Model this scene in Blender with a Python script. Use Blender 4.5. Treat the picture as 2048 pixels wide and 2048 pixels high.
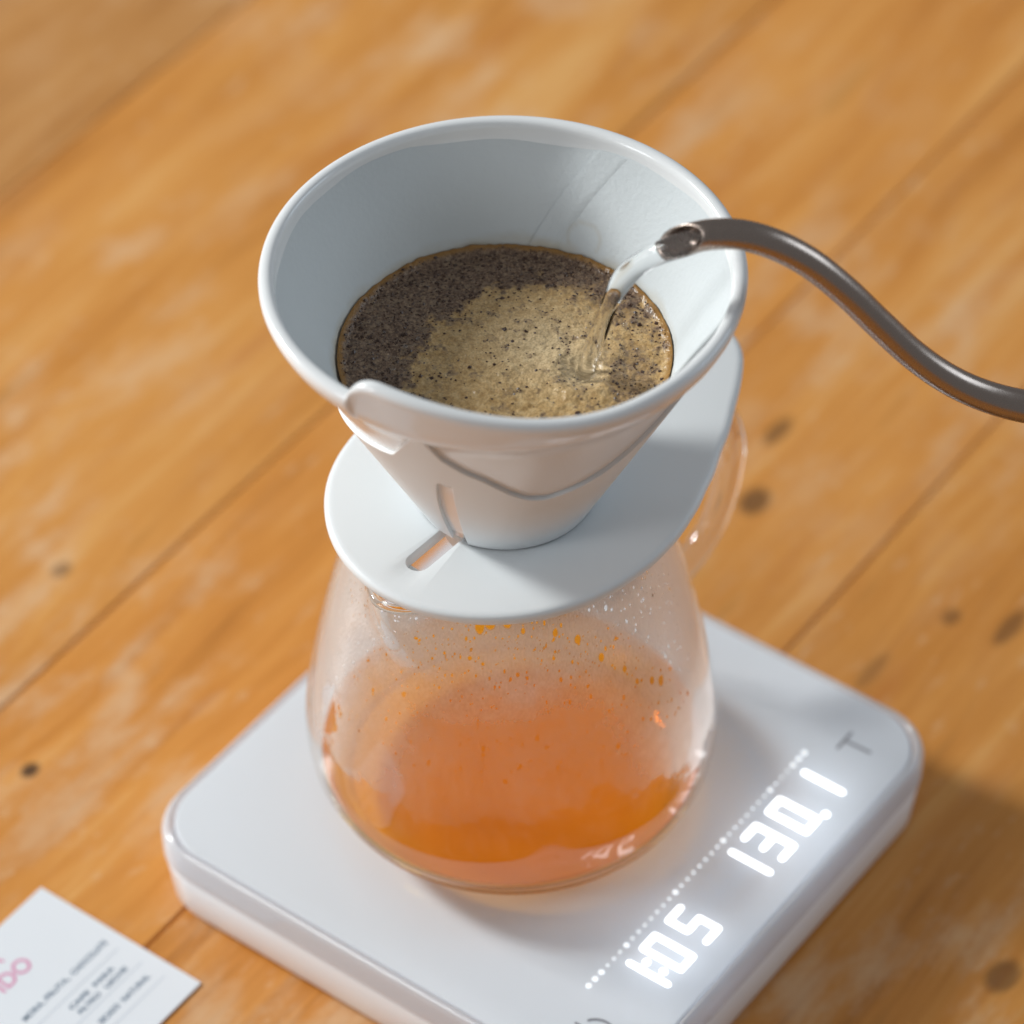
import bpy, bmesh, math, random
import numpy as np
from mathutils import Matrix, Vector

# ------------------------------------------------------------------ scene, camera, light
sc = bpy.context.scene
for o in list(bpy.data.objects):
    bpy.data.objects.remove(o, do_unlink=True)
col = sc.collection
R = math.radians
random.seed(7)
rng = np.random.default_rng(11)

cam_d = bpy.data.cameras.new('camera')
cam = bpy.data.objects.new('camera', cam_d)
col.objects.link(cam)
rt = Vector((0.9999252680, -0.0085369453, -0.0087509468))
up = Vector((0.0122253223, 0.6982480387, 0.7157515057))
fw = Vector((0.0, 0.7158049993, -0.6983002241))
m = Matrix((rt, up, -fw)).transposed().to_4x4()
m.translation = Vector((0.0013991, -0.7067452, 0.8069273))
cam.matrix_world = m
cam_d.sensor_fit = 'HORIZONTAL'
cam_d.sensor_width = 24.0
cam_d.lens = 8034.3 / 2048 * 24
cam_d.clip_start = 0.02
cam_d.clip_end = 50
cam_d.dof.use_dof = True
cam_d.dof.focus_distance = 0.957
cam_d.dof.aperture_fstop = 5.2
sc.camera = cam

world = bpy.data.worlds.new('World')
sc.world = world
world.use_nodes = True
bg = world.node_tree.nodes['Background']
bg.inputs[0].default_value = (0.92, 0.96, 1.0, 1)
bg.inputs[1].default_value = 0.24


def area(name, az, el, dist, w, h, power, color, target=(0, 0, 0.1)):
    d = bpy.data.lights.new(name, 'AREA')
    d.shape = 'RECTANGLE'
    d.size, d.size_y = w, h
    d.energy = power
    d.color = color
    o = bpy.data.objects.new(name, d)
    col.objects.link(o)
    t = Vector(target)
    p = t + dist * Vector((math.cos(R(el)) * math.cos(R(az)), math.cos(R(el)) * math.sin(R(az)), math.sin(R(el))))
    o.location = p
    o.rotation_euler = (t - p).to_track_quat('-Z', 'Y').to_euler()
    return o


area('window_light', 157, 29, 2.2, 0.36, 0.42, 49, (0.965, 1.0, 0.99))
area('side_window', 204, 22, 1.8, 0.45, 0.65, 8.5, (0.95, 0.98, 1.0))
area('far_window', 14, 27, 2.0, 1.0, 0.8, 8, (0.72, 0.87, 1.0))

sc.render.engine = 'CYCLES'
sc.cycles.use_denoising = True
sc.cycles.max_bounces = 10
sc.cycles.transmission_bounces = 10
sc.cycles.diffuse_bounces = 4
sc.cycles.glossy_bounces = 5
sc.cycles.use_adaptive_sampling = True
sc.cycles.adaptive_threshold = 0.02
sc.cycles.transparent_max_bounces = 32
sc.cycles.sample_clamp_indirect = 6.0
sc.cycles.blur_glossy = 0.5
vs = sc.view_settings
vs.view_transform = 'Standard'
vs.look = 'None'
vs.exposure = 0.0
vs.gamma = 1.0
vs.use_curve_mapping = False

H = 0.0193            # top of the scale
TZ = -0.0075          # table top
TH = R(52.9445)       # scale turn
DL = 0.0037           # display layout is measured from a point this far off the scale centre
SC = Vector((0.01009 + DL * (math.cos(TH) - math.sin(TH)), -0.00593 + DL * (math.sin(TH) + math.cos(TH)), TZ))   # scale centre
HS = H - TZ           # height of the scale
TS = 0.0077           # table features shift with the table height


# ------------------------------------------------------------------ helpers
def tag(o, label=None, cat=None, group=None, kind=None):
    for k, v in (('label', label), ('category', cat), ('group', group), ('kind', kind)):
        if v:
            o[k] = v
    return o


def empty(name, loc=(0, 0, 0), rz=0.0):
    o = bpy.data.objects.new(name, None)
    o.empty_display_size = 0.02
    col.objects.link(o)
    o.location = loc
    o.rotation_euler = (0, 0, rz)
    return o


def make(name, verts, faces, mat, parent=None, smooth=True):
    me = bpy.data.meshes.new(name)
    me.from_pydata([tuple(v) for v in verts], [], [tuple(f) for f in faces])
    me.update()
    if smooth:
        me.polygons.foreach_set('use_smooth', [True] * len(me.polygons))
    o = bpy.data.objects.new(name, me)
    col.objects.link(o)
    if mat:
        me.materials.append(mat)
    if parent:
        o.parent = parent
    return o


def fix_normals(o):
    bm = bmesh.new()
    bm.from_mesh(o.data)
    bmesh.ops.recalc_face_normals(bm, faces=bm.faces)
    bm.to_mesh(o.data)
    bm.free()
    return o


def apply_mods(o):
    dg = bpy.context.evaluated_depsgraph_get()
    me = bpy.data.meshes.new_from_object(o.evaluated_get(dg))
    old = o.data
    o.modifiers.clear()
    o.data = me
    if old.users == 0:
        bpy.data.meshes.remove(old)
    return o


def sharp(o, deg=35):
    # smooth shading broken at sharp edges
    me = o.data
    bm = bmesh.new()
    bm.from_mesh(me)
    for f in bm.faces:
        f.smooth = True
    for e in bm.edges:
        if len(e.link_faces) == 2 and e.calc_face_angle(0) > R(deg):
            e.smooth = False
    bm.to_mesh(me)
    bm.free()
    return o


def ss(a, b, x):
    t = np.clip((np.asarray(x, float) - a) / (b - a), 0, 1)
    return t * t * (3 - 2 * t)


def lathe(name, prof, n, mat, parent=None, closed=False, fn=None):
    """prof: list of (r, z); fn(az, r, z) -> r, z may vary them round the axis"""
    prof = np.array(prof, float)
    k = len(prof)
    az = np.linspace(0, 2 * np.pi, n, endpoint=False)
    A, r = np.meshgrid(az, prof[:, 0], indexing='ij')
    _, z = np.meshgrid(az, prof[:, 1], indexing='ij')
    if fn:
        r, z = fn(A, r, z)
    V = np.stack([r * np.cos(A), r * np.sin(A), z], -1).reshape(-1, 3)
    F = []
    kk = k if closed else k - 1
    for i in range(n):
        i2 = (i + 1) % n
        for j in range(kk):
            j2 = (j + 1) % k
            F.append((i * k + j, i2 * k + j, i2 * k + j2, i * k + j2))
    return make(name, V, F, mat, parent)


def grid_mesh(name, V, na, nb, mat, parent, wrap=False, skip=None):
    """V of shape (na, nb, 3)"""
    F = []
    for i in range(na if wrap else na - 1):
        i2 = (i + 1) % na
        for j in range(nb - 1):
            if skip is not None and skip[i, j]:
                continue
            F.append((i * nb + j, i2 * nb + j, i2 * nb + j + 1, i * nb + j + 1))
    return make(name, V.reshape(-1, 3), F, mat, parent)


def spline(pts, n):
    """Catmull-Rom through the points"""
    P = [Vector(p) for p in pts]
    P = [P[0] * 2 - P[1]] + P + [P[-1] * 2 - P[-2]]
    out = []
    seg = len(P) - 3
    for s in range(n + 1):
        t = s / n * seg
        i = min(int(t), seg - 1)
        u = t - i
        a, b, c, d = P[i:i + 4]
        out.append(0.5 * ((2 * b) + (c - a) * u + (2 * a - 5 * b + 4 * c - d) * u * u + (3 * b - a - 3 * c + d) * u ** 3))
    return out


def tube_data(pts, rad, n=20, caps=True, cross=None):
    V, F = [], []
    nrm = None
    L = len(pts)
    for i, p in enumerate(pts):
        t = (pts[min(i + 1, L - 1)] - pts[max(i - 1, 0)]).normalized()
        if nrm is None:
            nrm = t.orthogonal().normalized()
        nrm = (nrm - t * nrm.dot(t)).normalized()
        b = t.cross(nrm)
        r = rad(i / (L - 1)) if callable(rad) else rad
        for k in range(n):
            a = 2 * math.pi * k / n
            rr = r * (cross(a, i / (L - 1)) if cross else 1.0)
            V.append(p + nrm * math.cos(a) * rr + b * math.sin(a) * rr)
    for i in range(L - 1):
        for k in range(n):
            k2 = (k + 1) % n
            F.append((i * n + k, i * n + k2, (i + 1) * n + k2, (i + 1) * n + k))
    if caps:
        F.append(tuple(range(n - 1, -1, -1)))
        F.append(tuple((L - 1) * n + k for k in range(n)))
    return V, F


def vnoise(x, y, seed=0):
    """value noise on arrays"""
    x = np.asarray(x, float)
    y = np.asarray(y, float)
    xi, yi = np.floor(x).astype(np.int64), np.floor(y).astype(np.int64)
    u, v = x - xi, y - yi
    u, v = u * u * (3 - 2 * u), v * v * (3 - 2 * v)

    def hsh(a, b):
        n = (a * 374761393 + b * 668265263 + seed * 974634777) & 0xFFFFFFFF
        n = ((n ^ (n >> 13)) * 1274126177) & 0xFFFFFFFF
        return ((n ^ (n >> 16)) & 0xFFFF) / 65535.0
    return ((hsh(xi, yi) * (1 - u) + hsh(xi + 1, yi) * u) * (1 - v) + (hsh(xi, yi + 1) * (1 - u) + hsh(xi + 1, yi + 1) * u) * v)


def fbm(x, y, o=4, seed=0):
    s, a, t = 0, 0.5, 0
    for i in range(o):
        s = s + a * vnoise(x * 2 ** i, y * 2 ** i, seed + i)
        t += a
        a *= 0.5
    return s / t


def set_attr(o, name, vals):
    at = o.data.attributes.new(name, 'FLOAT', 'POINT')
    at.data.foreach_set('value', np.asarray(vals, np.float32).ravel())


# ------------------------------------------------------------------ node helpers
class NT:
    def __init__(self, name):
        self.mat = bpy.data.materials.new(name)
        self.mat.use_nodes = True
        self.t = self.mat.node_tree
        self.t.nodes.clear()
        self.out = self.t.nodes.new('ShaderNodeOutputMaterial')

    def n(self, typ, ins=None, **props):
        nd = self.t.nodes.new('ShaderNode' + typ)
        for k, v in props.items():
            setattr(nd, k, v)
        for k, v in (ins or {}).items():
            s = nd.inputs[k]
            if isinstance(v, bpy.types.NodeSocket):
                self.t.links.new(v, s)
            else:
                if isinstance(v, tuple) and len(v) == 3 and s.type == 'RGBA':
                    v = v + (1,)
                s.default_value = v
        return nd

    def math(self, op, a, b=0.0, c=0.0, clamp=False):
        nd = self.n('Math', {0: a, 1: b, 2: c}, operation=op)
        nd.use_clamp = clamp
        return nd.outputs[0]

    def ramp(self, fac, stops, interp='LINEAR'):
        nd = self.n('ValToRGB', {0: fac})
        cr = nd.color_ramp
        cr.interpolation = interp
        while len(cr.elements) < len(stops):
            cr.elements.new(0.5)
        for e, (p, c) in zip(cr.elements, stops):
            e.position = p
            e.color = tuple(c) + (1,) if len(c) == 3 else c
        return nd.outputs[0]

    def step(self, x, a, b):
        nd = self.n('MapRange', {0: x, 1: a, 2: b, 3: 0.0, 4: 1.0}, interpolation_type='SMOOTHSTEP')
        return nd.outputs[0]

    def mixc(self, fac, a, b, blend='MIX'):
        nd = self.n('Mix', data_type='RGBA', blend_type=blend)
        for i, v in ((0, fac), (6, a), (7, b)):
            s = nd.inputs[i]
            if isinstance(v, bpy.types.NodeSocket):
                self.t.links.new(v, s)
            else:
                s.default_value = (v + (1,)) if isinstance(v, tuple) and len(v) == 3 else v
        return nd.outputs[2]

    def mixs(self, fac, a, b):
        return self.n('MixShader', {0: fac, 1: a, 2: b}).outputs[0]

    def surf(self, s):
        self.t.links.new(s, self.out.inputs[0])
        return self.mat


def principled(name, color, rough, spec=0.5, metal=0.0, bump=None, coat=0.0, sss=0.0):
    k = NT(name)
    ins = {'Base Color': color, 'Roughness': rough, 'Specular IOR Level': spec, 'Metallic': metal, 'Coat Weight': coat, 'Coat Roughness': 0.06}
    if bump:
        sc_, st, dist = bump
        pos = k.n('NewGeometry').outputs['Position']
        nz = k.n('TexNoise', {'Vector': pos, 'Scale': sc_, 'Detail': 3.0})
        ins['Normal'] = k.n('Bump', {'Strength': st, 'Distance': dist, 'Height': nz.outputs[0]}).outputs[0]
    b = k.n('BsdfPrincipled', ins)
    return k.surf(b.outputs[0])


def schlick(k, f0=0.04, gain=1.0):
    fac = k.n('LayerWeight', {'Blend': 0.5}).outputs['Facing']
    p5 = k.math('POWER', fac, 5.0)
    return k.math('MULTIPLY_ADD', p5, (1 - f0) * gain, f0, clamp=True)


def thin_glass(name, tint, f0, rough=0.0, gain=0.85):
    k = NT(name)
    tr = k.n('BsdfTransparent', {0: tint}).outputs[0]
    gl = k.n('BsdfGlossy', {'Color': (1, 1, 1), 'Roughness': rough}).outputs[0]
    return k.surf(k.mixs(schlick(k, f0, gain), tr, gl))


def solid_glass(name, color, ior):
    k = NT(name)
    return k.surf(k.n('BsdfGlass', {'Color': color, 'Roughness': 0.0, 'IOR': ior}).outputs[0])


def emit(name, color, strength):
    k = NT(name)
    return k.surf(k.n('Emission', {0: color, 1: strength}).outputs[0])


# ------------------------------------------------------------------ materials
PL_AZ = 54.0   # direction of the boards


def wood_material():
    k = NT('worn_pine')
    pos = k.n('NewGeometry').outputs['Position']
    rv = k.n('VectorRotate', {'Vector': pos, 'Angle': -R(PL_AZ)}, rotation_type='Z_AXIS').outputs[0]
    rnd = k.n('ObjectInfo').outputs['Random']
    sep = k.n('SeparateXYZ', {0: rv})
    u = k.math('MULTIPLY_ADD', rnd, 3.7, sep.outputs[0])
    v = k.math('MULTIPLY_ADD', rnd, 1.3, sep.outputs[1])
    # the grain wanders sideways a little
    cv = k.n('CombineXYZ', {0: k.math('MULTIPLY', u, 5.0), 1: k.math('MULTIPLY', v, 9.0)}).outputs[0]
    wan = k.n('TexNoise', {'Vector': cv, 'Scale': 1.0, 'Detail': 2.0}).outputs[0]
    v2 = k.math('MULTIPLY_ADD', k.math('SUBTRACT', wan, 0.5), 0.03, v)

    def ns(su, sv, detail=4.0, rough=0.55, dist=0.0):
        c = k.n('CombineXYZ', {0: k.math('MULTIPLY', u, su), 1: k.math('MULTIPLY', v2, sv), 2: k.math('MULTIPLY', rnd, 9.0)}).outputs[0]
        return k.n('TexNoise', {'Vector': c, 'Scale': 1.0, 'Detail': detail, 'Roughness': rough, 'Distortion': dist}).outputs[0]
    g1 = ns(7, 75, 5.0, 0.6, 0.3)
    g2 = ns(22, 420, 3.0)
    g3 = ns(3.0, 26, 3.0)
    mix = k.math('ADD', k.math('MULTIPLY', g1, 0.48), k.math('ADD', k.math('MULTIPLY', g2, 0.20), k.math('MULTIPLY', g3, 0.32)))
    c = k.ramp(mix, [(0.34, (0.36, 0.130, 0.022)), (0.45, (0.58, 0.233, 0.046)), (0.55, (0.66, 0.290, 0.068)), (0.66, (0.74, 0.395, 0.135))])
    # board to board tone
    tone = k.n('ObjectInfo').outputs['Color']
    c = k.mixc(1.0, c, tone, 'MULTIPLY')
    # reddish streaks and dark streaks
    st = k.step(ns(9, 60, 2.0), 0.60, 0.74)
    c = k.mixc(k.math('MULTIPLY', st, 0.5), c, (0.48, 0.155, 0.028))
    st2 = k.step(ns(14, 130, 3.0), 0.60, 0.78)
    c = k.mixc(k.math('MULTIPLY', st2, 0.35), c, (0.22, 0.098, 0.026))
    # worn, dusty patches in the finish
    wn = k.n('TexNoise', {'Vector': k.n('CombineXYZ', {0: k.math('MULTIPLY', u, 22.0), 1: k.math('MULTIPLY', v, 46.0)}).outputs[0], 'Scale': 1.0, 'Detail': 5.0, 'Roughness': 0.62}).outputs[0]
    big = k.n('TexNoise', {'Vector': pos, 'Scale': 5.0, 'Detail': 1.0}).outputs[0]
    wear = k.math('MULTIPLY', k.step(wn, 0.46, 0.68), k.step(big, 0.34, 0.62))
    c = k.mixc(k.math('MULTIPLY', wear, 0.70), c, (0.70, 0.455, 0.265))
    wf = k.step(k.n('TexNoise', {'Vector': k.n('CombineXYZ', {0: k.math('MULTIPLY', u, 70.0), 1: k.math('MULTIPLY', v, 190.0)}).outputs[0], 'Scale': 1.0, 'Detail': 4.0, 'Roughness': 0.6}).outputs[0], 0.58, 0.74)
    c = k.mixc(k.math('MULTIPLY', wf, 0.40), c, (0.74, 0.50, 0.30))
    # knots and dents
    kn = None
    for (x, y, a, b, w) in ((0.072, 0.124, 0.0065, 0.0045, 1.0), (0.080, 0.153, 0.0075, 0.0028, .85), (0.125, 0.076, 0.004, 0.003, .7),
                            (0.141, 0.071, 0.009, 0.003, .8), (-0.131, 0.022, 0.0032, 0.0026, 1.3), (-0.128, 0.099, 0.004, 0.003, .75),
                            (0.101, 0.055, 0.010, 0.003, .5), (0.127, -0.054, 0.0065, 0.0042, .85)):
        ca, sa = math.cos(R(PL_AZ)), math.sin(R(PL_AZ))
        y += TS
        ku, kv = x * ca + y * sa, -x * sa + y * ca
        du = k.math('DIVIDE', k.math('SUBTRACT', sep.outputs[0], ku), a)
        
        dv = k.math('DIVIDE', k.math('SUBTRACT', sep.outputs[1], kv), b)
        d = k.math('SQRT', k.math('ADD', k.math('MULTIPLY', du, du), k.math('MULTIPLY', dv, dv)))
        d = k.math('ADD', d, k.math('MULTIPLY', k.math('SUBTRACT', wn, 0.5), 1.2))
        e = k.math('MULTIPLY', k.math('SUBTRACT', 1.0, k.step(d, 0.55, 1.25)), w)
        kn = e if kn is None else k.math('MAXIMUM', kn, e)
    c = k.mixc(k.math('MULTIPLY', kn, 0.72, clamp=True), c, (0.075, 0.035, 0.016))
    rough = k.math('MULTIPLY_ADD', wear, 0.2, 0.40)
    bh = k.math('ADD', k.math('MULTIPLY', g1, 0.7), k.math('MULTIPLY', g2, 0.5))
    nrm = k.n('Bump', {'Strength': 0.35, 'Distance': 0.0006, 'Height': bh}).outputs[0]
    b = k.n('BsdfPrincipled', {'Base Color': c, 'Roughness': rough, 'Specular IOR Level': 0.4, 'Normal': nrm})
    return k.surf(b.outputs[0])


M = {}
M['wood'] = wood_material()
M['under'] = principled('light_block_dark', (0.05, 0.022, 0.009), 0.8)  # near-black, for the added sheet that keeps plank gaps dark
M['ceramic'] = principled('glazed_white_ceramic', (0.80, 0.80, 0.80), 0.16, 0.5, bump=(60, 0.05, 0.001))
M['plastic'] = principled('matte_white_resin', (0.755, 0.775, 0.785), 0.42, 0.45)
M['scale_body'] = principled('white_scale_plastic', (0.84, 0.84, 0.86), 0.25, 0.5)
M['mark'] = principled('grey_print', (0.28, 0.28, 0.31), 0.4)
M['glass'] = solid_glass('clear_glass', (0.985, 0.99, 0.985), 1.47)


def acrylic():
    k = NT('frosted_clear_acrylic')
    tr = k.n('BsdfTransparent', {0: (0.97, 0.97, 0.985)}).outputs[0]
    wh = k.n('BsdfDiffuse', {'Color': (0.88, 0.88, 0.90)}).outputs[0]
    tl = k.n('BsdfTranslucent', {'Color': (0.86, 0.86, 0.92)}).outputs[0]
    gl = k.n('BsdfGlossy', {'Color': (1, 1, 1), 'Roughness': 0.06}).outputs[0]
    return k.surf(k.mixs(schlick(k, 0.045, 0.9), k.mixs(0.62, tr, k.mixs(0.25, wh, tl)), gl))


M['acrylic'] = acrylic()


def handle_glass():
    k = NT('misted_glass')
    g = k.n('BsdfGlass', {'Color': (0.99, 0.99, 0.99), 'Roughness': 0.0, 'IOR': 1.47}).outputs[0]
    d = k.n('BsdfDiffuse', {'Color': (0.9, 0.9, 0.92)}).outputs[0]
    return k.surf(k.mixs(0.05, g, d))


M['handle_glass'] = handle_glass()
M['water'] = solid_glass('water', (1, 1, 1), 1.33)
M['wall_glass'] = thin_glass('thin_glass_wall', (0.975, 0.98, 0.978), 0.09)


def coffee_mat():
    k = NT('amber_coffee')
    tr = k.n('BsdfTransparent', {0: (1.0, 0.58, 0.035)}).outputs[0]
    df = k.n('BsdfDiffuse', {'Color': (1.0, 0.31, 0.006)}).outputs[0]
    tl = k.n('BsdfTranslucent', {'Color': (0.98, 0.42, 0.03)}).outputs[0]
    gl = k.n('BsdfGlossy', {'Color': (1, 1, 1), 'Roughness': 0.02}).outputs[0]
    return k.surf(k.mixs(schlick(k, 0.025, 0.85), k.mixs(0.40, tr, k.mixs(0.25, df, tl)), gl))


M['coffee'] = coffee_mat()


def coffee_edge_mat():
    k = NT('amber_coffee_edge')
    tr = k.n('BsdfTransparent', {0: (1.0, 0.78, 0.30)}).outputs[0]
    tl = k.n('BsdfTranslucent', {'Color': (1.0, 0.62, 0.14)}).outputs[0]
    return k.surf(k.mixs(0.22, tr, tl))


M['coffee_side'] = coffee_edge_mat()
M['digit'] = emit('white_led_segment', (0.93, 0.97, 1.0), 3.0)
M['dot'] = emit('white_led_dot', (0.93, 0.97, 1.0), 1.3)
M['dot_dim'] = emit('dim_led_dot', (0.93, 0.97, 1.0), 0.95)
M['led'] = emit('led_backlight', (0.82, 0.91, 1.0), 7.5)
M['ink'] = principled('blue_grey_ink', (0.10, 0.16, 0.24), 0.6)
M['ink_soft'] = principled('pale_rule_ink', (0.52, 0.57, 0.65), 0.6)
M['pink'] = principled('pink_ink', (0.72, 0.27, 0.45), 0.6)
M['card'] = principled('uncoated_card', (0.80, 0.82, 0.86), 0.75, 0.2, bump=(900, 0.15, 0.0002))


def steel():
    k = NT('brushed_steel')
    pos = k.n('NewGeometry').outputs['Position']
    nz = k.n('TexNoise', {'Vector': pos, 'Scale': 700.0, 'Detail': 2.0}).outputs[0]
    r = k.math('MULTIPLY_ADD', nz, 0.14, 0.20)
    return k.surf(k.n('BsdfPrincipled', {'Base Color': (0.36, 0.29, 0.25), 'Metallic': 1.0, 'Roughness': r}).outputs[0])


def platform_mat():
    k = NT('translucent_white_top')
    p = k.n('BsdfPrincipled', {'Base Color': (0.81, 0.825, 0.86), 'Roughness': 0.2, 'Specular IOR Level': 0.5}).outputs[0]
    t = k.n('BsdfTranslucent', {'Color': (0.9, 0.92, 0.96)}).outputs[0]
    return k.surf(k.mixs(0.12, p, t))


def paper_mat():
    k = NT('filter_paper')
    pos = k.n('NewGeometry').outputs['Position']
    n1 = k.n('TexNoise', {'Vector': pos, 'Scale': 900.0, 'Detail': 3.0, 'Roughness': 0.7}).outputs[0]
    n2 = k.n('TexVoronoi', {'Vector': pos, 'Scale': 650.0}).outputs[0]
    hgt = k.math('ADD', n1, k.math('MULTIPLY', n2, 0.6))
    nrm = k.n('Bump', {'Strength': 0.22, 'Distance': 0.0004, 'Height': hgt}).outputs[0]
    # coffee wicking up from the water line and a ring left by a bubble
    at = k.n('Attribute', attribute_name='stain').outputs['Fac']
    c = k.mixc(at, (0.68, 0.71, 0.72), (0.46, 0.34, 0.16))
    d = k.n('BsdfPrincipled', {'Base Color': c, 'Roughness': 0.8, 'Specular IOR Level': 0.2, 'Normal': nrm}).outputs[0]
    t = k.n('BsdfTranslucent', {'Color': c}).outputs[0]
    return k.surf(k.mixs(0.12, d, t))


def foam_mat():
    k = NT('coffee_foam')
    pos = k.n('NewGeometry').outputs['Position']
    crust = k.n('Attribute', attribute_name='crust').outputs['Fac']
    edge = k.n('Attribute', attribute_name='edge').outputs['Fac']
    pale = k.n('Attribute', attribute_name='pale').outputs['Fac']
    vor = k.n('TexVoronoi', {'Vector': pos, 'Scale': 1900.0})
    vor2 = k.n('TexVoronoi', {'Vector': pos, 'Scale': 620.0})
    nz = k.n('TexNoise', {'Vector': pos, 'Scale': 420.0, 'Detail': 4.0, 'Roughness': 0.7}).outputs[0]
    nz2 = k.n('TexNoise', {'Vector': pos, 'Scale': 1500.0, 'Detail': 2.0, 'Roughness': 0.7}).outputs[0]
    foam = k.ramp(nz, [(0.30, (0.37, 0.21, 0.07)), (0.5, (0.57, 0.365, 0.155)), (0.72, (0.70, 0.50, 0.26))])
    foam = k.mixc(k.math('MULTIPLY', pale, 0.55), foam, (0.72, 0.58, 0.37))
    foam = k.mixc(k.math('MULTIPLY', k.step(vor.outputs['Distance'], 0.45, 0.75), 0.35), foam, (0.22, 0.13, 0.05))
    gr = k.ramp(nz2, [(0.35, (0.085, 0.048, 0.030)), (0.55, (0.19, 0.115, 0.070)), (0.75, (0.34, 0.23, 0.135))])
    cellb = k.n('TexVoronoi', {'Vector': pos, 'Scale': 900.0}).outputs['Color']
    gr = k.mixc(k.math('MULTIPLY', k.step(k.n('SeparateXYZ', {0: cellb}).outputs[0], 0.66, 0.95), 0.45), gr, (0.34, 0.24, 0.15))
    fac = k.step(k.math('ADD', crust, k.math('MULTIPLY', k.math('SUBTRACT', nz, 0.5), 1.5)), 0.22, 0.80)
    c = k.mixc(fac, foam, gr)
    c = k.mixc(edge, c, (0.30, 0.14, 0.02))
    hgt = k.math('ADD', k.math('MULTIPLY', vor.outputs['Distance'], -0.5), k.math('ADD', k.math('MULTIPLY', nz2, 0.4), k.math('MULTIPLY', vor2.outputs['Distance'], -0.35)))
    nrm = k.n('Bump', {'Strength': 0.4, 'Distance': 0.0004, 'Height': hgt}).outputs[0]
    return k.surf(k.n('BsdfPrincipled', {'Base Color': c, 'Roughness': 0.34, 'Specular IOR Level': 0.5, 'Normal': nrm}).outputs[0])


def fog_mat():
    k = NT('condensation')
    den = k.n('Attribute', attribute_name='film').outputs['Fac']
    hgt = k.n('Attribute', attribute_name='bead').outputs['Fac']
    fac = k.n('LayerWeight', {'Blend': 0.5}).outputs['Facing']
    # a film seen edge-on covers more: 1-(1-d)^(1/cos)
    cosv = k.math('MAXIMUM', k.math('SUBTRACT', 1.0, fac), 0.18)
    op = k.math('SUBTRACT', 1.0, k.math('POWER', k.math('SUBTRACT', 1.0, den), k.math('DIVIDE', 1.0, cosv)), clamp=True)
    pos = k.n('NewGeometry').outputs['Position']
    nz = k.n('TexNoise', {'Vector': pos, 'Scale': 1100.0, 'Detail': 2.0}).outputs[0]
    hh = k.math('ADD', hgt, k.math('MULTIPLY', nz, 0.4))
    nrm = k.n('Bump', {'Strength': 0.45, 'Distance': 0.0005, 'Height': hh}).outputs[0]
    d = k.n('BsdfDiffuse', {'Color': (0.92, 0.92, 0.92), 'Normal': nrm}).outputs[0]
    t = k.n('BsdfTranslucent', {'Color': (0.97, 0.96, 0.95), 'Normal': nrm}).outputs[0]
    tr = k.n('BsdfTransparent').outputs[0]
    return k.surf(k.mixs(op, tr, k.mixs(0.62, d, t)))


M['steel'] = steel()
M['platform'] = platform_mat()
M['paper'] = paper_mat()
M['foam'] = foam_mat()
M['fog'] = fog_mat()
M['grain'] = principled('wet_coffee_ground', (0.06, 0.026, 0.014), 0.35, 0.5)

# ------------------------------------------------------------------ table of boards
table = empty('wooden_table', (0, TS, TZ))
tag(table, 'worn orange-brown pine table of long boards under everything', 'table')


def plank(v0, v1, u0, u1, dz):
    c = 0.0006
    prof = [(v0, -0.022), (v0, dz - c), (v0 + c * .35, dz - c * .35), (v0 + c, dz), (v1 - c, dz), (v1 - c * .35, dz - c * .35), (v1, dz - c), (v1, -0.022)]
    ca, sa = math.cos(R(PL_AZ)), math.sin(R(PL_AZ))
    V = []
    for uu in (u0, u1):
        for (vv, z) in prof:
            V.append((uu * ca - vv * sa, uu * sa + vv * ca, z))
    n = len(prof)
    F = [(i, (i + 1) % n, n + (i + 1) % n, n + i) for i in range(n)]
    F += [tuple(range(n - 1, -1, -1)), tuple(range(n, 2 * n))]
    o = fix_normals(make('plank', V, F, M['wood'], table, smooth=False))
    return o


edges = [-0.62, -0.47, -0.345, -0.28, -0.165, -0.0255, 0.0535, 0.1405, 0.285, 0.40, 0.52, 0.64, 0.78]
for i in range(len(edges) - 1):
    pk = plank(edges[i] + 0.00025, edges[i + 1] - 0.00025, -0.9, 1.1, random.uniform(-0.0003, 0.0))
    pk.color = {8: (.80, .87, 1.18, 1), 6: (1.05, 1.02, .98, 1), 5: (1.02, 1.0, 1.0, 1), 4: (.98, .95, .90, 1)}.get(i, (1, 1, 1, 1))
ub = [( -0.9, -0.62), (1.1, -0.62), (1.1, 0.78), (-0.9, 0.78)]
ca, sa = math.cos(R(PL_AZ)), math.sin(R(PL_AZ))
V = [(a * ca - b * sa, a * sa + b * ca, z) for z in (-0.03, -0.0225) for a, b in ub]
fix_normals(make('light_block_board', V, [(0, 1, 2, 3), (4, 5, 6, 7), (0, 1, 5, 4), (1, 2, 6, 5), (2, 3, 7, 6), (3, 0, 4, 7)], M['under'], table, smooth=False))  # unseen sheet added below the planks to block light coming up through gaps

# ------------------------------------------------------------------ scale
scale = empty('coffee_scale', SC, TH)
tag(scale, 'square white digital scale with glowing display under the glass server', 'scale')


def rsq(s, r, n=14):
    """rounded square outline of half size s"""
    out = []
    for cx, cy, a0 in ((s - r, s - r, 0), (-s + r, s - r, 90), (-s + r, -s + r, 180), (s - r, -s + r, 270)):
        for i in range(n + 1):
            a = R(a0 + 90 * i / n)
            out.append((cx + r * math.cos(a), cy + r * math.sin(a)))
    return out


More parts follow.
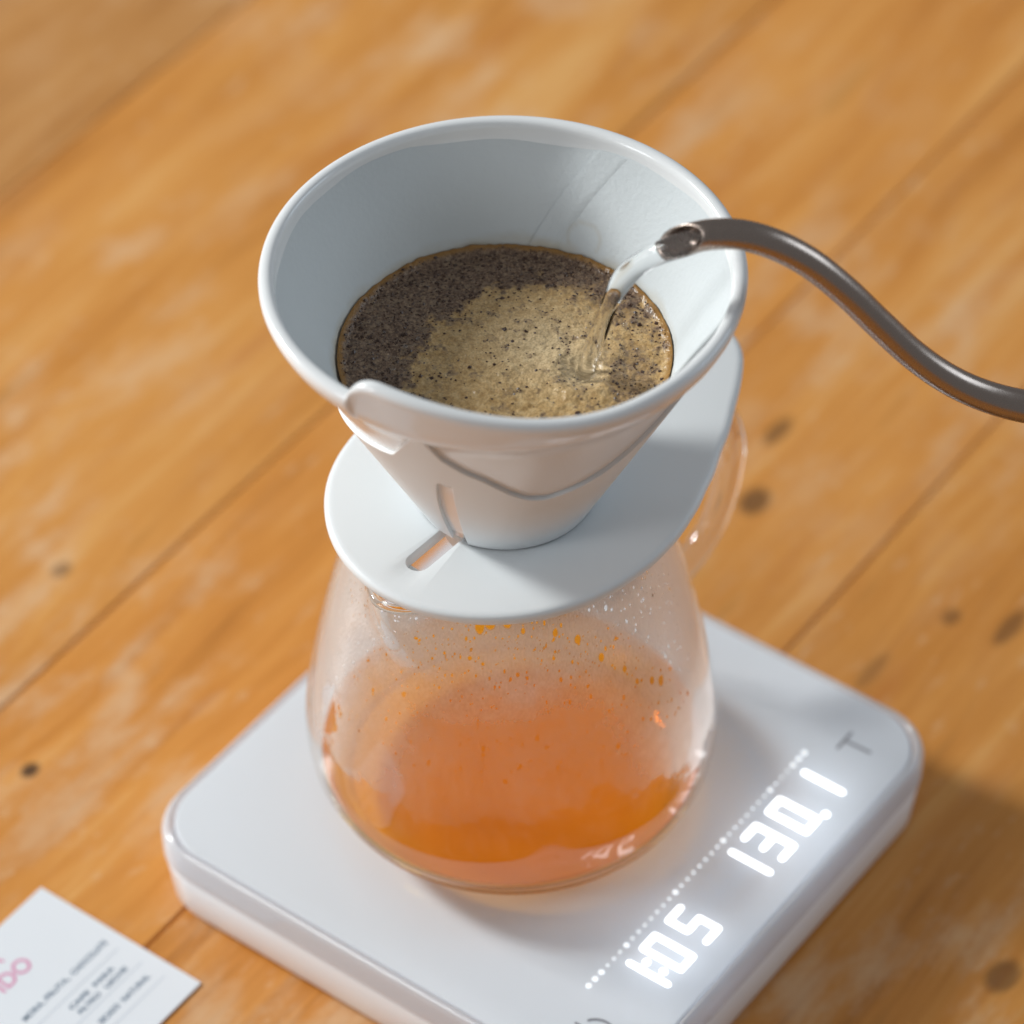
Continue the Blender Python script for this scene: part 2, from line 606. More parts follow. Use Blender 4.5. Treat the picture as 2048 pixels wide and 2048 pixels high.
def stack(name, levels, mat, parent, cap_lo=True, cap_hi=True, closed=False):
    """levels: (half size, corner radius, z)"""
    V, F = [], []
    for s, r, z in levels:
        V += [(x, y, z) for x, y in rsq(s, r)]
    n = len(rsq(1, .5))
    L = len(levels)
    for i in range(L if closed else L - 1):
        i2 = (i + 1) % L
        for k in range(n):
            k2 = (k + 1) % n
            F.append((i * n + k, i * n + k2, i2 * n + k2, i2 * n + k))
    if not closed:
        if cap_lo:
            F.append(tuple(range(n - 1, -1, -1)))
        if cap_hi:
            F.append(tuple((L - 1) * n + k for k in range(n)))
    return sharp(fix_normals(make(name, V, F, mat, parent)), 40)


zb = 0.0168
E_ = 0.0763
stack('body', [(E_ - .0032, .0140, 0.0012), (E_ - .0022, .0148, 0.0016), (E_ - .0017, .0152, 0.0028), (E_ - .0004, .0158, zb - .0008), (E_ - .0009, .0156, zb)], M['scale_body'], scale)
stack('platform', [(E_ - .0028, .0158, zb + .0002), (E_ - .0026, .0158, HS - .0006), (E_ - .0029, .0156, HS - .00015), (E_ - .0036, .0152, HS)], M['platform'], scale, cap_lo=False)
stack('clear_rim', [(E_ - .0023, .0159, zb + .0003), (E_ - .0006, .0158, zb + .0003), (E_, .0160, zb + .0010), (E_, .0160, HS - .0024), (E_ - .0004, .0159, HS - .0010),
                    (E_ - .0009, .0158, HS - .0002), (E_ - .0014, .0158, HS), (E_ - .0019, .0158, HS - .0002), (E_ - .0023, .0159, HS - .0009)], M['acrylic'], scale, closed=True)
for sx in (-1, 1):
    for sy in (-1, 1):
        V, F = [], []
        for z, r in ((0.0, .0048), (0.0004, .005), (0.0014, .005)):
            V += [(sx * .055 + r * math.cos(2 * math.pi * k / 20), sy * .055 + r * math.sin(2 * math.pi * k / 20), z) for k in range(20)]
        for i in range(2):
            F += [(i * 20 + k, i * 20 + (k + 1) % 20, i * 20 + 20 + (k + 1) % 20, i * 20 + 20 + k) for k in range(20)]
        F += [tuple(range(19, -1, -1)), tuple(40 + k for k in range(20))]
        make('foot', V, F, M['mark'], scale)


OFF = -DL


def capsule(a, b, w, z0, z1, n=8):
    """a flat stroke from a to b with round ends"""
    a, b = Vector((a[0] + OFF, a[1] + OFF)), Vector((b[0] + OFF, b[1] + OFF))
    d = (b - a)
    ang = math.atan2(d.y, d.x) if d.length > 1e-6 else 0
    pts = []
    for c, a0 in ((b, -90), (a, 90)):
        for i in range(n + 1):
            t = ang + R(a0 + 180 * i / n)
            pts.append((c.x + w * math.cos(t), c.y + w * math.sin(t)))
    k = len(pts)
    V = [(x, y, z0) for x, y in pts] + [(x, y, z1) for x, y in pts]
    F = [tuple(range(k - 1, -1, -1)), tuple(range(k, 2 * k))] + [(i, (i + 1) % k, k + (i + 1) % k, k + i) for i in range(k)]
    return V, F


def strokes(name, segs, w, z0, z1, mat, parent):
    V, F = [], []
    for i, (a, b) in enumerate(segs):
        # nudge so that overlapping strokes never share a plane
        v, f = capsule(a, b, w, z0 + i * 1e-6, z1 + i * 4e-6)
        F += [tuple(q + len(V) for q in g) for g in f]
        V += v
    return make(name, V, F, mat, parent, smooth=False)


yt, yb = -0.0497, -0.0614
ym = (yt + yb) / 2


def glyph(ch, x0, w=0.0053):
    x1 = x0 + w
    TL, TR, ML, MR, BL, BR = (x0, yt), (x1, yt), (x0, ym), (x1, ym), (x0, yb), (x1, yb)
    S = {'1': [(TL, ML), (ML, BL)],
         '0': [(TL, TR), (TL, BL), (TR, BR), (BL, BR)],
         '3': [(TL, TR), (TR, BR), (BL, BR), (ML, MR)],
         '5': [(TL, TR), (TL, ML), (ML, MR), (MR, BR), (BL, BR)],
         ':': [((x0, -.0530), (x0, -.0530)), ((x0, -.0582), (x0, -.0582))],
         '.': [((x0, -.0622), (x0, -.0622))]}
    return S[ch]


for ch, x in (('1', -.0334), (':', -.0307), ('0', -.0276), ('5', -.0163), ('1', .0122), ('3', .0180), ('0', .0292), ('.', .0372), ('1', .0462)):
    g = glyph(ch, x)
    nm = 'display_mark' if ch in ':.' else 'display_digit'
    strokes(nm, g, .00080 if ch not in ':.' else .00100, HS + .00008, HS + .0002, M['digit'], scale)
    strokes('backlight', g, .0012, HS - .0042, HS - .0040, M['led'], scale)
for i in range(37):
    x = -0.0454 + 0.0974 * i / 36
    big = i in (0, 1, 2, 6, 14, 22, 30, 34, 35, 36)
    strokes('display_dot', [((x, -.0457), (x, -.0457))], .00080 if i in (0, 1, 2, 36) else (.00074 if big else .00055), HS + .00008, HS + .00018, M['dot'] if big else M['dot_dim'], scale)
strokes('tare_mark', [((.0587, -.0518), (.0652, -.0518)), ((.0620, -.0518), (.0623, -.0596))], .00042, HS + .00006, HS + .0001, M['mark'], scale)
arc = [(-.0572 + .0050 * math.cos(R(a)), -.0561 + .0050 * math.sin(R(a))) for a in range(-235, 56, 10)]
strokes('power_mark', [(arc[i], arc[i + 1]) for i in range(len(arc) - 1)] + [((-.0569, -.0500), (-.0571, -.0562))], .00033, HS + .00006, HS + .0001, M['mark'], scale)

# ------------------------------------------------------------------ glass server
JX = 0.0007
server = empty('glass_server', (JX, 0, H))
tag(server, 'round steamed-up glass coffee server with looped handle on the scale', 'server')
zk = np.array([0.0004, .0012, .004, .010, .018, .028, .040, .055, .070, .085, .100, .1022])
rk = np.array([30.0, 35.5, 42.0, 48.1, 52.3, 53.5, 51.9, 49.1, 45.8, 42.0, 38.7, 38.6]) / 1000
zf = np.linspace(zk[0], zk[-1], 90)
zf = zk[0] + (zk[-1] - zk[0]) * np.linspace(0, 1, 90) ** 1.5
rf = np.interp(zf, zk, rk)
for _ in range(3):
    rf[1:-1] = (rf[:-2] + 2 * rf[1:-1] + rf[2:]) / 4


def wall_r(z):
    return np.interp(z, zf, rf)


SP = R(-131)


def spout(A, r, z, amp=0.0085):
    d = (A - SP + np.pi) % (2 * np.pi) - np.pi
    k = np.exp(-(d / R(13)) ** 2) * ss(.078, .1022, z)
    return r + amp * k, z + 0.0008 * k


prof = [(0.0, 0.0005)] + [(r, z) for r, z in zip(rf, zf)]
lathe('wall', [(0.0001, 0.0005)] + prof[1:], 240, M['wall_glass'], server, fn=spout)
# thick foot of the glass
bz = np.array([.0056, .0072, .0090, .0108, .0124])
bprof = [(float(wall_r(z)) + .00025, z) for z in bz] + [(float(wall_r(.0130)) - .0004, .0130)] + [(float(wall_r(z)) - .0016, z + .0004) for z in bz[::-1]]
fix_normals(lathe('base', bprof, 200, M['glass'], server, closed=True))
# rounded glass lip with the pouring spout
az = np.linspace(0, 2 * np.pi, 240, endpoint=False)
lr, lz = spout(az, np.full(240, .0385), np.full(240, .1022))
V, F = [], []
for i in range(240):
    for k in range(12):
        a = 2 * math.pi * k / 12
        rr = lr[i] + .0012 * math.cos(a)
        V.append((rr * math.cos(az[i]), rr * math.sin(az[i]), lz[i] - .0006 + .0012 * math.sin(a)))
for i in range(240):
    for k in range(12):
        F.append((i * 12 + k, ((i + 1) % 240) * 12 + k, ((i + 1) % 240) * 12 + (k + 1) % 12, i * 12 + (k + 1) % 12))
fix_normals(make('lip', V, F, M['glass'], server))
# handle loop
hp = [(.0525, .0510), (.0575, .0500), (.067, .0520), (.0762, .0582), (.0818, .0690), (.0842, .081), (.0832, .0895), (.0795, .0985), (.072, .1055), (.060, .1095), (.047, .1098), (.0395, .1080)]
ha = R(45)
hv, hf = tube_data(spline([(u * math.cos(ha), u * math.sin(ha), z - H) for u, z in [(u - (.0014 if u > .06 else 0), z) for u, z in hp]], 90), lambda t: .0036, 24)
fix_normals(make('handle', hv, hf, M['handle_glass'], server))

# condensation film inside the wall
na1, nb1 = 760, 330
azf = np.concatenate([np.linspace(R(-190), R(10), na1), np.linspace(R(12), R(168), 60)])
zz = np.linspace(.0180, .1010, nb1)
A, Z = np.meshgrid(azf, zz, indexing='ij')
rr = wall_r(Z) - .0011
rr, _ = spout(A, rr, Z)
V = np.stack([rr * np.cos(A), rr * np.sin(A), Z], -1)
fog = grid_mesh('condensation', V, len(azf), nb1, M['fog'], server, wrap=True)
deg = np.degrees(A)
arc_l = A * .05
n_big = fbm(arc_l * 130, Z * 130, 4, 3)
n_mid = fbm(arc_l * 420, Z * 420, 3, 9)
n_fin = vnoise(arc_l * 1900, Z * 1500, 21)
# lower limit of the film: ragged, dips on the right
lim = .0400 + .0035 * np.sin((deg + 95) * np.pi / 70) - .006 * ss(-75, -25, deg) + (n_big - .5) * .016 + (n_mid - .5) * .006
front = np.exp(-((deg + 90) / 60) ** 4)
dens = .075 + .075 * ss(.0, .022, Z - lim) + .62 * ss(.066, .096, Z + (n_big - .5) * .012) + .50 * (1 - front)
dens = dens + (n_mid - .5) * .10 + (n_fin - .5) * .10 * ss(.06, .08, Z)
film = .5 * ss(-.0007, .0009, Z - lim) + .5 * ss(-.006, .006, Z - lim)
low = .10 * ss(.030, .018, Z)          # faint smear near the foot
clear_back = 1 - .88 * np.maximum(ss(8, 30, deg), ss(-168, -182, deg))      # film thinned round back and left to let window light onto the coffee
dens = np.clip(dens, 0, .93) * film * clear_back
# bare patch at the left where drops have run together, as in the photo
pd = np.hypot((deg + 158) / 7.5, (Z - .0475) / .0085) + (n_mid - .5) * 1.1
dens *= ss(.75, 1.05, pd)
bead = np.zeros_like(dens)
# drops: clear lenses in the film
drops = []
for q in range(760):
    a = rng.uniform(-165, -15)
    z = rng.uniform(.052, .100) if q % 3 else rng.uniform(.080, .100)
    s = min(.0010, .00016 + rng.exponential(.00010))
    drops.append((a, z, s, rng.uniform(1.0, 1.9)))
for (a, z, s) in ((-58, .083, .0010), (-50, .0765, .0008), (-46, .071, .0007), (-40, .068, .0010), (-36, .0655, .0012), (-30, .0665, .0011), (-66, .0905, .0011),
                  (-101, .0966, .0016), (-97.5, .0984, .0020), (-91, .0988, .0017), (-85.5, .0958, .0008), (-108, .0990, .0011), (-74, .094, .0009)):
    drops.append((a, z, s, 1.35))
for a, z, s, el in drops:
    i = np.searchsorted(azf[:na1], R(a))
    j = np.searchsorted(zz, z)
    wi = int(s * 3 / (.05 * R(200) / na1)) + 2
    wj = int(s * 3 * el / ((zz[-1] - zz[0]) / nb1)) + 2
    sl = (slice(max(i - wi, 0), min(i + wi, na1)), slice(max(j - wj, 0), min(j + wj, nb1)))
    d = np.hypot((A[sl] - R(a)) * .05 / s, (Z[sl] - z) / (s * el)) + (n_mid[sl] - .5) * .35
    dens[sl] *= ss(.75, 1.1, d)
    bead[sl] = np.maximum(bead[sl], np.clip(1 - d * d, 0, 1) ** .5 * s * 900)
bead += n_fin * .45
set_attr(fog, 'film', np.clip(dens, 0, .95))
set_attr(fog, 'bead', bead)

# ------------------------------------------------------------------ brewed coffee in the server
ZL = 0.0158
cz = np.linspace(.0052, ZL, 14)
cprof = [(.0001, .0016), (.0330, .0020)] + [(float(wall_r(z)) - .0019, z) for z in np.linspace(.0042, ZL, 14)]
rl = cprof[-1][0]
cprof += [(rl - .0006, ZL - .0002), (rl - .0018, ZL - .0005), (rl - .004, ZL - .0006), (.0001, ZL - .0006)]
brew = lathe('brewed_coffee', cprof, 200, M['coffee_side'])
brew.data.materials.append(M['coffee'])
for f in brew.data.polygons:
    if f.center.z > ZL - .0007:
        f.material_index = 1
brew.location = (JX, 0, H)
fix_normals(brew)
tag(brew, 'amber brewed coffee pooled in the bottom of the glass server', 'coffee')

# ------------------------------------------------------------------ dripper
ZP = 0.126
drip = empty('coffee_dripper', (0, 0, ZP))
tag(drip, 'white cone coffee dripper with flat teardrop base resting on the glass server', 'dripper')


def rc(z):       # outer cone of the collar (z relative to the plate)
    return 0.0219 + 0.5 * z


def lipf(A, r, z):
    d = np.degrees(A)
    d = np.where(d > 180, d - 360, d)
    x = np.clip((d + 129) / 8, 0, 1)
    b = np.sqrt(1 - (1 - x) ** 2) * (1 - ss(-126, -60, d))
    w = ss(.0622, .0688, z)
    z2 = z + .0054 * b * w - .0014 * ss(.058, .066, z)
    r2 = r - .0012 * b * w
    return r2, z2


zz1 = np.linspace(.0006, .0585, 16)
cup = [(rc(z) - .0012, z) for z in zz1] + [(.0520, .0612), (.0538, .0636), (.0553, .0660), (.0563, .0682), (.05685, .0698), (.0569, .0709), (.0567, .0717), (.0561, .07225), (.0552, .0725), (.0543, .0724), (.0537, .0720), (.05335, .0713),
                                           (.0532, .0703), (.0531, .0690)]
cup += [(.0404 + .52 * (z - .043), z) for z in np.linspace(.066, .003, 18)]
cup += [(.0180, .0006)]
cupo = fix_normals(lathe('cup', cup, 720, M['ceramic'], drip, closed=True, fn=lipf))

# collar of the base gripping the cone, its top edge a wave; slot at the front left
ctrl = [(-180, .036), (-150, .041), (-137, .0445), (-132, .046), (-126, .0555), (-121, .0640), (-118.5, .0640), (-113, .0535), (-106, .047), (-100, .0435), (-91, .036), (-83, .0315), (-75, .0300), (-63, .0322), (-55, .0345),
        (-48, .0378), (-38, .0445), (-28, .0520), (-20, .0575), (-12, .0590), (0, .052), (20, .040), (60, .032), (120, .030), (180, .036)]
ca_, cz_ = np.array(ctrl).T
na = 900
base_az = np.linspace(-180, 180, na, endpoint=False)
ztop = np.interp(base_az, ca_, cz_)
for _ in range(10):
    ztop = (np.roll(ztop, 1) + 2 * ztop + np.roll(ztop, -1)) / 4
nz = 40
T = np.linspace(0, 1, nz)
Az = np.repeat(base_az[:, None], nz, 1)
Zc = .0003 + T[None, :] * (ztop[:, None] - .0003)
zs_ = np.clip(Zc / .0375, 0, 1)
aL = -126.0 + 13.0 * zs_ ** 1.1
aR = -115.0 + 7.5 * zs_ ** 1.1
sL, sR = -122.0, -112.0
x0, x3 = -165.0, -75.0
Aw = np.where(Az < sL, x0 + (Az - x0) * (aL - x0) / (sL - x0), np.where(Az < sR, aL + (Az - sL) * (aR - aL) / (sR - sL), aR + (Az - sR) * (x3 - aR) / (x3 - sR)))
Aw = np.where((Az > x0) & (Az < x3), Aw, Az)
rr = rc(Zc) + 0 * Aw
V = np.stack([rr * np.cos(np.radians(Aw)), rr * np.sin(np.radians(Aw)), Zc], -1)
skip = np.zeros((na, nz), bool)
for i in range(na):
    if sL <= base_az[i] + 1e-6 and base_az[i] + .4 <= sR + 1e-6:
        skip[i, :] = Zc[i, :] < .0365
collar = grid_mesh('collar', V, na, nz, M['plastic'], drip, wrap=True, skip=skip)
fix_normals(collar)
sm = collar.modifiers.new('s', 'SOLIDIFY')
sm.thickness = .00112
sm.offset = -1
bv = collar.modifiers.new('b', 'BEVEL')
bv.width = .00035
bv.segments = 3
bv.limit_method = 'ANGLE'
bv.angle_limit = R(50)
apply_mods(collar)
sharp(collar, 50)

# teardrop base plate
rel_k = np.array([0, 5.8, 12, 18.4, 31, 45, 58, 73, 88.5, 102, 113, 129, 143, 153, 162, 170, 180])
r_k = np.array([81.8, 78.2, 70.8, 63.9, 54.6, 48.9, 45.9, 43.8, 42.7, 42.7, 43.1, 44.0, 44.7, 45.2, 45.6, 45.8, 46.0]) / 1000
nP = 540
pa = np.linspace(-180, 180, nP, endpoint=False)
pr = np.interp(np.abs(pa), rel_k, r_k)
for _ in range(14):
    pr = (np.roll(pr, 1) + 2 * pr + np.roll(pr, -1)) / 4
ox, oy = pr * np.cos(np.radians(pa + 45)), pr * np.sin(np.radians(pa + 45))
tx, ty = np.roll(ox, -1) - np.roll(ox, 1), np.roll(oy, -1) - np.roll(oy, 1)
tl = np.hypot(tx, ty)
nx, ny = ty / tl, -tx / tl
sec = [(-.0022, 0.0), (-.0014, -.00006), (-.0007, -.0003), (-.0002, -.0007), (0, -.0013), (0, -.0022), (-.0003, -.0029), (-.0009, -.0034), (-.0018, -.0036)]
rings = [[(ox[i] + nx[i] * e, oy[i] + ny[i] * e, z) for i in range(nP)] for e, z in sec]
inner = 0.0185
ang = np.radians(pa + 45)
rings = [[(inner * math.cos(a), inner * math.sin(a), 0.0) for a in ang]] + rings + [[(inner * math.cos(a), inner * math.sin(a), -.0036) for a in ang]]
V = [p for rg in rings for p in rg]
F = []
L = len(rings)
for i in range(L):
    i2 = (i + 1) % L
    for k in range(nP):
        k2 = (k + 1) % nP
        F.append((i * nP + k, i * nP + k2, i2 * nP + k2, i2 * nP + k))
plate = fix_normals(make('base_plate', V, F, M['plastic'], drip))
# slot through the plate, running out from the collar at the front left
OFF = 0.0
cut_v, cut_f = capsule((-.0085, -.0105), (-.02120, -.0255), .0031, -.01, .01, 10)
cut = make('cutter', cut_v, cut_f, None, drip, smooth=False)
fix_normals(cut)
bo = plate.modifiers.new('b', 'BOOLEAN')
bo.operation = 'DIFFERENCE'
bo.object = cut
bo.solver = 'EXACT'
bpy.context.view_layer.update()
apply_mods(plate)
bpy.data.objects.remove(cut, do_unlink=True)
bv = plate.modifiers.new('b', 'BEVEL')
bv.width = .00025
bv.segments = 2
bv.limit_method = 'ANGLE'
bv.angle_limit = R(55)
apply_mods(plate)
sharp(plate, 40)
# skirt that drops into the server mouth, and the funnel walls beside the slot
lathe('skirt', [(.0345, -.0037), (.0345, -.012), (.0340, -.0128), (.0330, -.0128), (.0325, -.012), (.0325, -.0037)], 160, M['plastic'], drip, closed=True)
sharp(bpy.data.objects['skirt'], 50)
lathe('outlet', [(.0182, -.0002), (.0166, -.010), (.0146, -.0102), (.0158, -.0002)], 120, M['plastic'], drip, closed=True)

# ------------------------------------------------------------------ paper filter
pf = empty('paper_filter', (0, 0, ZP))
tag(pf, 'white cone paper filter lining the inside of the dripper', 'filter')
naf, nbf = 480, 70
fa = np.linspace(-180, 180, naf, endpoint=False)
fz = np.linspace(.010, .0676, nbf)
A, Z = np.meshgrid(fa, fz, indexing='ij')


def filt_r(Zv):
    return .0402 + .52 * (Zv - .043) - .0002 + .00085 * ss(.054, .0660, Zv)


wob = .00025 * np.sin(np.radians(A * 5 + 20)) * ss(.03, .069, Z) + .0002 * np.sin(np.radians(A * 11)) * ss(.05, .069, Z)
rr = filt_r(Z) - .00035 + wob * .6
topz = Z + .0004 * np.sin(np.radians(A * 3 + 40)) * ss(.055, .069, Z)
V = np.stack([rr * np.cos(np.radians(A)), rr * np.sin(np.radians(A)), topz], -1)
cone = grid_mesh('cone', V, naf, nbf, M['paper'], pf, wrap=True)


def stain_of(Ax, Zx):
    e = ss(.0465, .0428, Zx + (fbm(Ax * .12, Zx * 300, 3, 5) - .5) * .003) * .55
    # thin ring left by a bubble at the back right
    dx = np.radians(Ax - 62) * .041
    dz = (Zx - .0475) * 1.15
    d = np.hypot(dx, dz)
    ring = np.exp(-((d - .0042) / .0005) ** 2) * .20 * (dz > -.002)
    return np.clip(e + ring, 0, 1)


set_attr(cone, 'stain', stain_of(A, Z))
# overlapping seam flap: slants from az 64 at the top to az 79 lower down
nsf = 40
S = np.linspace(0, 1, nsf)
Zg = np.linspace(.030, .0670, 50)
Sg, Zs = np.meshgrid(S, Zg, indexing='ij')
a1 = 81.5 - 17.5 * np.clip((Zs - .043) / .0235, -1, 1.2)
a0 = a1 - 13.5
Ag = a0 + (a1 - a0) * Sg
rr = filt_r(Zs) - .00062 + .0007 * ss(.5, 0.0, Sg)
V = np.stack([rr * np.cos(np.radians(Ag)), rr * np.sin(np.radians(Ag)), Zs], -1)
flap = grid_mesh('seam_flap', V, nsf, 50, M['paper'], pf)
set_attr(flap, 'stain', stain_of(Ag, Zs))

# ------------------------------------------------------------------ wet grounds and foam
ZS = 0.1690
slurry = empty('coffee_slurry', (0, 0, ZS))
tag(slurry, 'foaming wet coffee grounds filling the paper filter', 'coffee')
na, nb = 460, 190
fa = np.linspace(-np.pi, np.pi, na, endpoint=False)
fr = np.linspace(0.0001, 1, nb) ** .85
A, Rr = np.meshgrid(fa, fr, indexing='ij')
rim = .0397 + .0002 * np.sin(3 * A + 1)
X, Y = Rr * rim * np.cos(A), Rr * rim * np.sin(A)
LX, LY = .0184, -.0062      # where the water lands
nb1_ = fbm(X * 260 + 50, Y * 260 + 50, 4, 2)
nb2_ = fbm(X * 900 + 50, Y * 900 + 50, 3, 6)
dl = np.hypot(X - LX, Y - LY)
Zs = (nb1_ - .5) * .0010 + (nb2_ - .5) * .00055 - .0010 * np.exp(-(dl / .0040) ** 2) + .0008 * np.exp(-((dl - .0075) / .003) ** 2) + .0012 * ss(.93, 1.0, Rr)
d0 = np.hypot(X - .0105, (Y + .0075) * .96)
crust = ss(.0255, .0365, d0 + (nb1_ - .5) * .016 + (nb2_ - .5) * .006)
dright = np.hypot((X - .0300) / .0075, (Y + .0085) / .017)
crust = np.maximum(crust, .50 * ss(1.25, .5, dright + (nb1_ - .5) * 1.4))
dbr = np.abs(np.hypot(X, Y) - .0325) / .0055
angd = np.degrees(A)
crust = np.maximum(crust, .56 * ss(1.1, .35, dbr + (nb1_ - .5) * 1.2) * ss(5, 25, angd) * ss(90, 70, angd))
crust = np.maximum(crust, .45 * ss(.57, .68, fbm(X * 330 + 9, Y * 330 + 3, 4, 31)))
crust *= ss(.002, .006, dl)
V = np.stack([X, Y, Zs], -1)
fo = grid_mesh('foam', V, na, nb, M['foam'], slurry, wrap=True)
set_attr(fo, 'crust', np.clip(crust, 0, 1))
set_attr(fo, 'edge', ss(.955, .985, Rr + (nb2_ - .5) * .03) * .8)
set_attr(fo, 'pale', np.clip(np.exp(-((X - .009) ** 2 + (Y - .004) ** 2) / .013 ** 2) + .8 * np.exp(-(dl / .006) ** 2), 0, 1))


def scatter_grains(n, name, base_mat, smin, smax, bias):
    gv, gf = [], []
    oct_v = np.array([(1, 0, 0), (-1, 0, 0), (0, 1, 0), (0, -1, 0), (0, 0, 1), (0, 0, -1)], float)
    oct_f = [(0, 2, 4), (2, 1, 4), (1, 3, 4), (3, 0, 4), (2, 0, 5), (1, 2, 5), (3, 1, 5), (0, 3, 5)]
    cnt = 0
    while cnt < n:
        a, q = rng.uniform(-np.pi, np.pi), math.sqrt(rng.uniform(0, .95))
        i = int((a + np.pi) / (2 * np.pi) * na) % na
        j = min(int(np.searchsorted(fr, q)), nb - 1)
        if rng.uniform() > bias * crust[i, j] + .05:
            continue
        s = smin + (smax - smin) * rng.uniform() ** 3
        v = oct_v * s * rng.uniform(.55, 1.2, (6, 1))
        ph = rng.uniform(0, 6.28)
        rot = np.array([[math.cos(ph), -math.sin(ph), 0], [math.sin(ph), math.cos(ph), 0], [0, 0, .7]])
        v = v @ rot.T + np.array([X[i, j], Y[i, j], Zs[i, j] + s * .12])
        gf += [tuple(k + len(gv) for k in f) for f in oct_f]
        gv += [tuple(p) for p in v]
        cnt += 1
    return make(name, gv, gf, base_mat, slurry, smooth=False)


gr = scatter_grains(4200, 'grounds', M['grain'], .00009, .00046, .7)
gr['kind'] = 'stuff'
cl = scatter_grains(420, 'coarse_grounds', M['grain'], .00026, .00085, .32)
cl['kind'] = 'stuff'
# a few large bubbles near the edge
for (bx, by, br) in ((-.0235, .0035, .0007), (-.0205, .0068, .0005), (-.0262, -.004, .0005), (-.019, -.002, .0004), (.029, .0105, .0006), (-.0285, .009, .00045)):
    i = int((math.atan2(by, bx) + np.pi) / (2 * np.pi) * na) % na
    j = min(int(np.searchsorted(fr, math.hypot(bx, by) / .0391)), nb - 1)
    bub = lathe('bubble', [(br * math.sin(t), br * math.cos(t) * .75) for t in np.linspace(.02, 1.6, 9)], 20, M['wall_glass'], slurry)
    bub.location = (bx, by, float(Zs[i, j]))

# ------------------------------------------------------------------ water and kettle spout
sp = spline([(.0435, -.0088, .2117), (.0382, -.0085, .2092), (.0330, -.0082, .2058), (.0288, -.0079, .2012), (.0258, -.0076, .1950), (.0232, -.0072, .1866), (.0208, -.0067, .1775), (.0184, -.0062, .1655)], 110)


def wr(t):
    return .0032 - .0011 * ss(.05, .6, t) + .0002 * math.sin(t * 17) + .0007 * ss(.9, 1, t)


wv, wf = tube_data(sp, wr, 28, True, lambda a, t: 1 + .13 * math.cos(2 * (a - 1.2 - t * 3.0)) * (1 - .5 * t) + .04 * math.cos(3 * a + t * 9))
water = fix_normals(make('water_stream', wv, wf, M['water']))
tag(water, 'clear stream of hot water falling from the kettle spout into the grounds', 'water')

kettle = empty('gooseneck_kettle', (.30, -.009, 0.0))
tag(kettle, 'slim curved steel kettle spout reaching in from the right edge', 'kettle')
kp = [(.0405, .2118), (.0472, .2136), (.0544, .2134), (.0625, .2102), (.0706, .2045), (.0789, .1960), (.0874, .1857), (.0960, .1758), (.1046, .1681), (.1133, .1628), (.1230, .1592), (.135, .157), (.150, .157), (.170, .163), (.190, .172), (.205, .176)]
kc = spline([(x - .30, 0, z) for x, z in kp], 150)
N = 32
V, F = [], []
ring_o, ring_i = [], []
nr = Vector((0, 1, 0))
L = len(kc)
# opening cut at a slant: the top reaches further out than the underside
for i, p in enumerate(kc):
    t = (kc[min(i + 1, L - 1)] - kc[max(i - 1, 0)]).normalized()
    b = t.cross(nr).normalized()
    q = i / (L - 1)
    r = .0036 + .0012 * ss(.45, 1.0, q)
    fade = max(0, 1 - i / 14)
    for k in range(N):
        a = 2 * math.pi * k / N
        off = nr * math.cos(a) + b * math.sin(a)
        slant = fade * (.0042 * off.z - .0040 * off.y)
        V.append(p + off * r + t * slant)
inn = len(V)
for i, p in enumerate(kc[:60]):
    t = (kc[min(i + 1, L - 1)] - kc[max(i - 1, 0)]).normalized()
    b = t.cross(nr).normalized()
    fade = max(0, 1 - i / 14)
    for k in range(N):
        a = 2 * math.pi * k / N
        off = nr * math.cos(a) + b * math.sin(a)
        slant = fade * (.0042 * off.z - .0040 * off.y)
        V.append(p + off * .0030 + t * slant)
for i in range(L - 1):
    for k in range(N):
        F.append((i * N + k, i * N + (k + 1) % N, (i + 1) * N + (k + 1) % N, (i + 1) * N + k))
for i in range(59):
    for k in range(N):
        F.append((inn + i * N + (k + 1) % N, inn + i * N + k, inn + (i + 1) * N + k, inn + (i + 1) * N + (k + 1) % N))
for k in range(N):
    F.append((k, inn + k, inn + (k + 1) % N, (k + 1) % N))
spout_o = make('spout', V, F, M['steel'], kettle)

# ------------------------------------------------------------------ printed card
cu = Vector((math.cos(R(143.06)), math.sin(R(143.06)), 0))
CP = Vector((-.12371 * 1.008, -.02030 + TS, TZ))           # top right corner of the card
card = empty('printed_card', CP, R(143.06 - 90))
tag(card, 'small white printed card with pink and blue-grey text lying on the table', 'card')
cw, chh = .085, .055
V = []
for z, e in ((.00002, 0), (.00042, 0)):
    V += [(-cw, -chh, z), (0, -chh, z), (0, 0, z), (-cw, 0, z)]
fix_normals(make('sheet', V, [(0, 1, 2, 3), (4, 5, 6, 7), (0, 1, 5, 4), (1, 2, 6, 5), (2, 3, 7, 6), (3, 0, 4, 7)], M['card'], card, smooth=False))


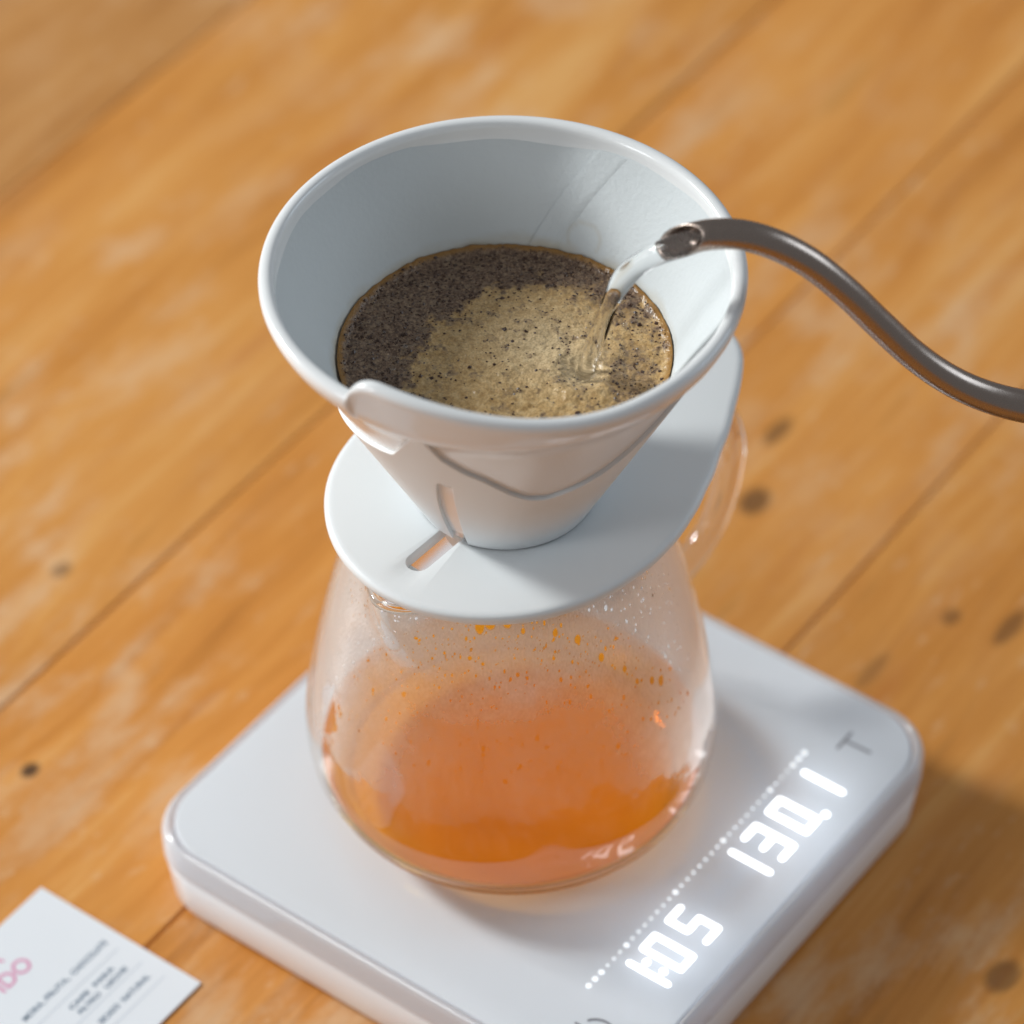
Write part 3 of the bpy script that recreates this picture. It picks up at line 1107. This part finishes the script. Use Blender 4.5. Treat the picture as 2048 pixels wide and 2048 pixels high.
def text(body, x, y, size, mat, parent, align='RIGHT', width=None, bold=0.0):
    cd = bpy.data.curves.new('print', 'FONT')
    cd.body = body
    cd.size = size
    cd.align_x = align
    cd.offset = bold
    tmp = bpy.data.objects.new('tmp', cd)
    col.objects.link(tmp)
    bpy.context.view_layer.update()
    me = bpy.data.meshes.new_from_object(tmp.evaluated_get(bpy.context.evaluated_depsgraph_get()))
    bpy.data.objects.remove(tmp, do_unlink=True)
    if width:
        xs = [v.co.x for v in me.vertices]
        s = width / (max(xs) - min(xs))
        for v in me.vertices:
            v.co.x *= s
    me.materials.clear()
    me.materials.append(mat)
    o = bpy.data.objects.new('printed_text', me)
    col.objects.link(o)
    o.parent = parent
    o.location = (x, y, .00046)
    return o


def rule(x0, x1, y):
    V = [(x0, y - .00012, .00045), (x1, y - .00012, .00045), (x1, y + .00012, .00045), (x0, y + .00012, .00045)]
    make('printed_rule', V, [(0, 1, 2, 3)], M['ink_soft'], card, smooth=False)


text('CHOCOLATE', -.0040, -.0268, .0023, M['ink'], card, width=.0136, bold=.00006)
text('FRUTA,', -.0190, -.0268, .0023, M['ink'], card, width=.0088, bold=.00006)
text('MORA,', -.0288, -.0268, .0023, M['ink'], card, width=.0075, bold=.00006)
text('PARA', -.0097, -.0339, .0020, M['ink'], card, width=.0076, bold=.00006)
text('CAFE', -.0193, -.0339, .0020, M['ink'], card, width=.0073, bold=.00006)
text('LECHE', -.0076, -.0367, .0020, M['ink'], card, width=.0082, bold=.00006)
text('FILTRO', -.0180, -.0367, .0020, M['ink'], card, width=.0082, bold=.00006)
text('NATURAL', -.0062, -.0432, .0023, M['ink'], card, width=.0104, bold=.00006)
text('SECADO', -.0180, -.0432, .0023, M['ink'], card, width=.0075, bold=.00006)
for y in (-.0301, -.0382, -.0460):
    rule(-.075, -.0038, y)
text('IDO', -.0206, -.0160, .0068, M['pink'], card, bold=.0001)
text('A', -.0245, -.0088, .0068, M['pink'], card, bold=.0001)
for nm in ('digit', 'dot', 'dot_dim'):
    M[nm].cycles.emission_sampling = 'NONE'
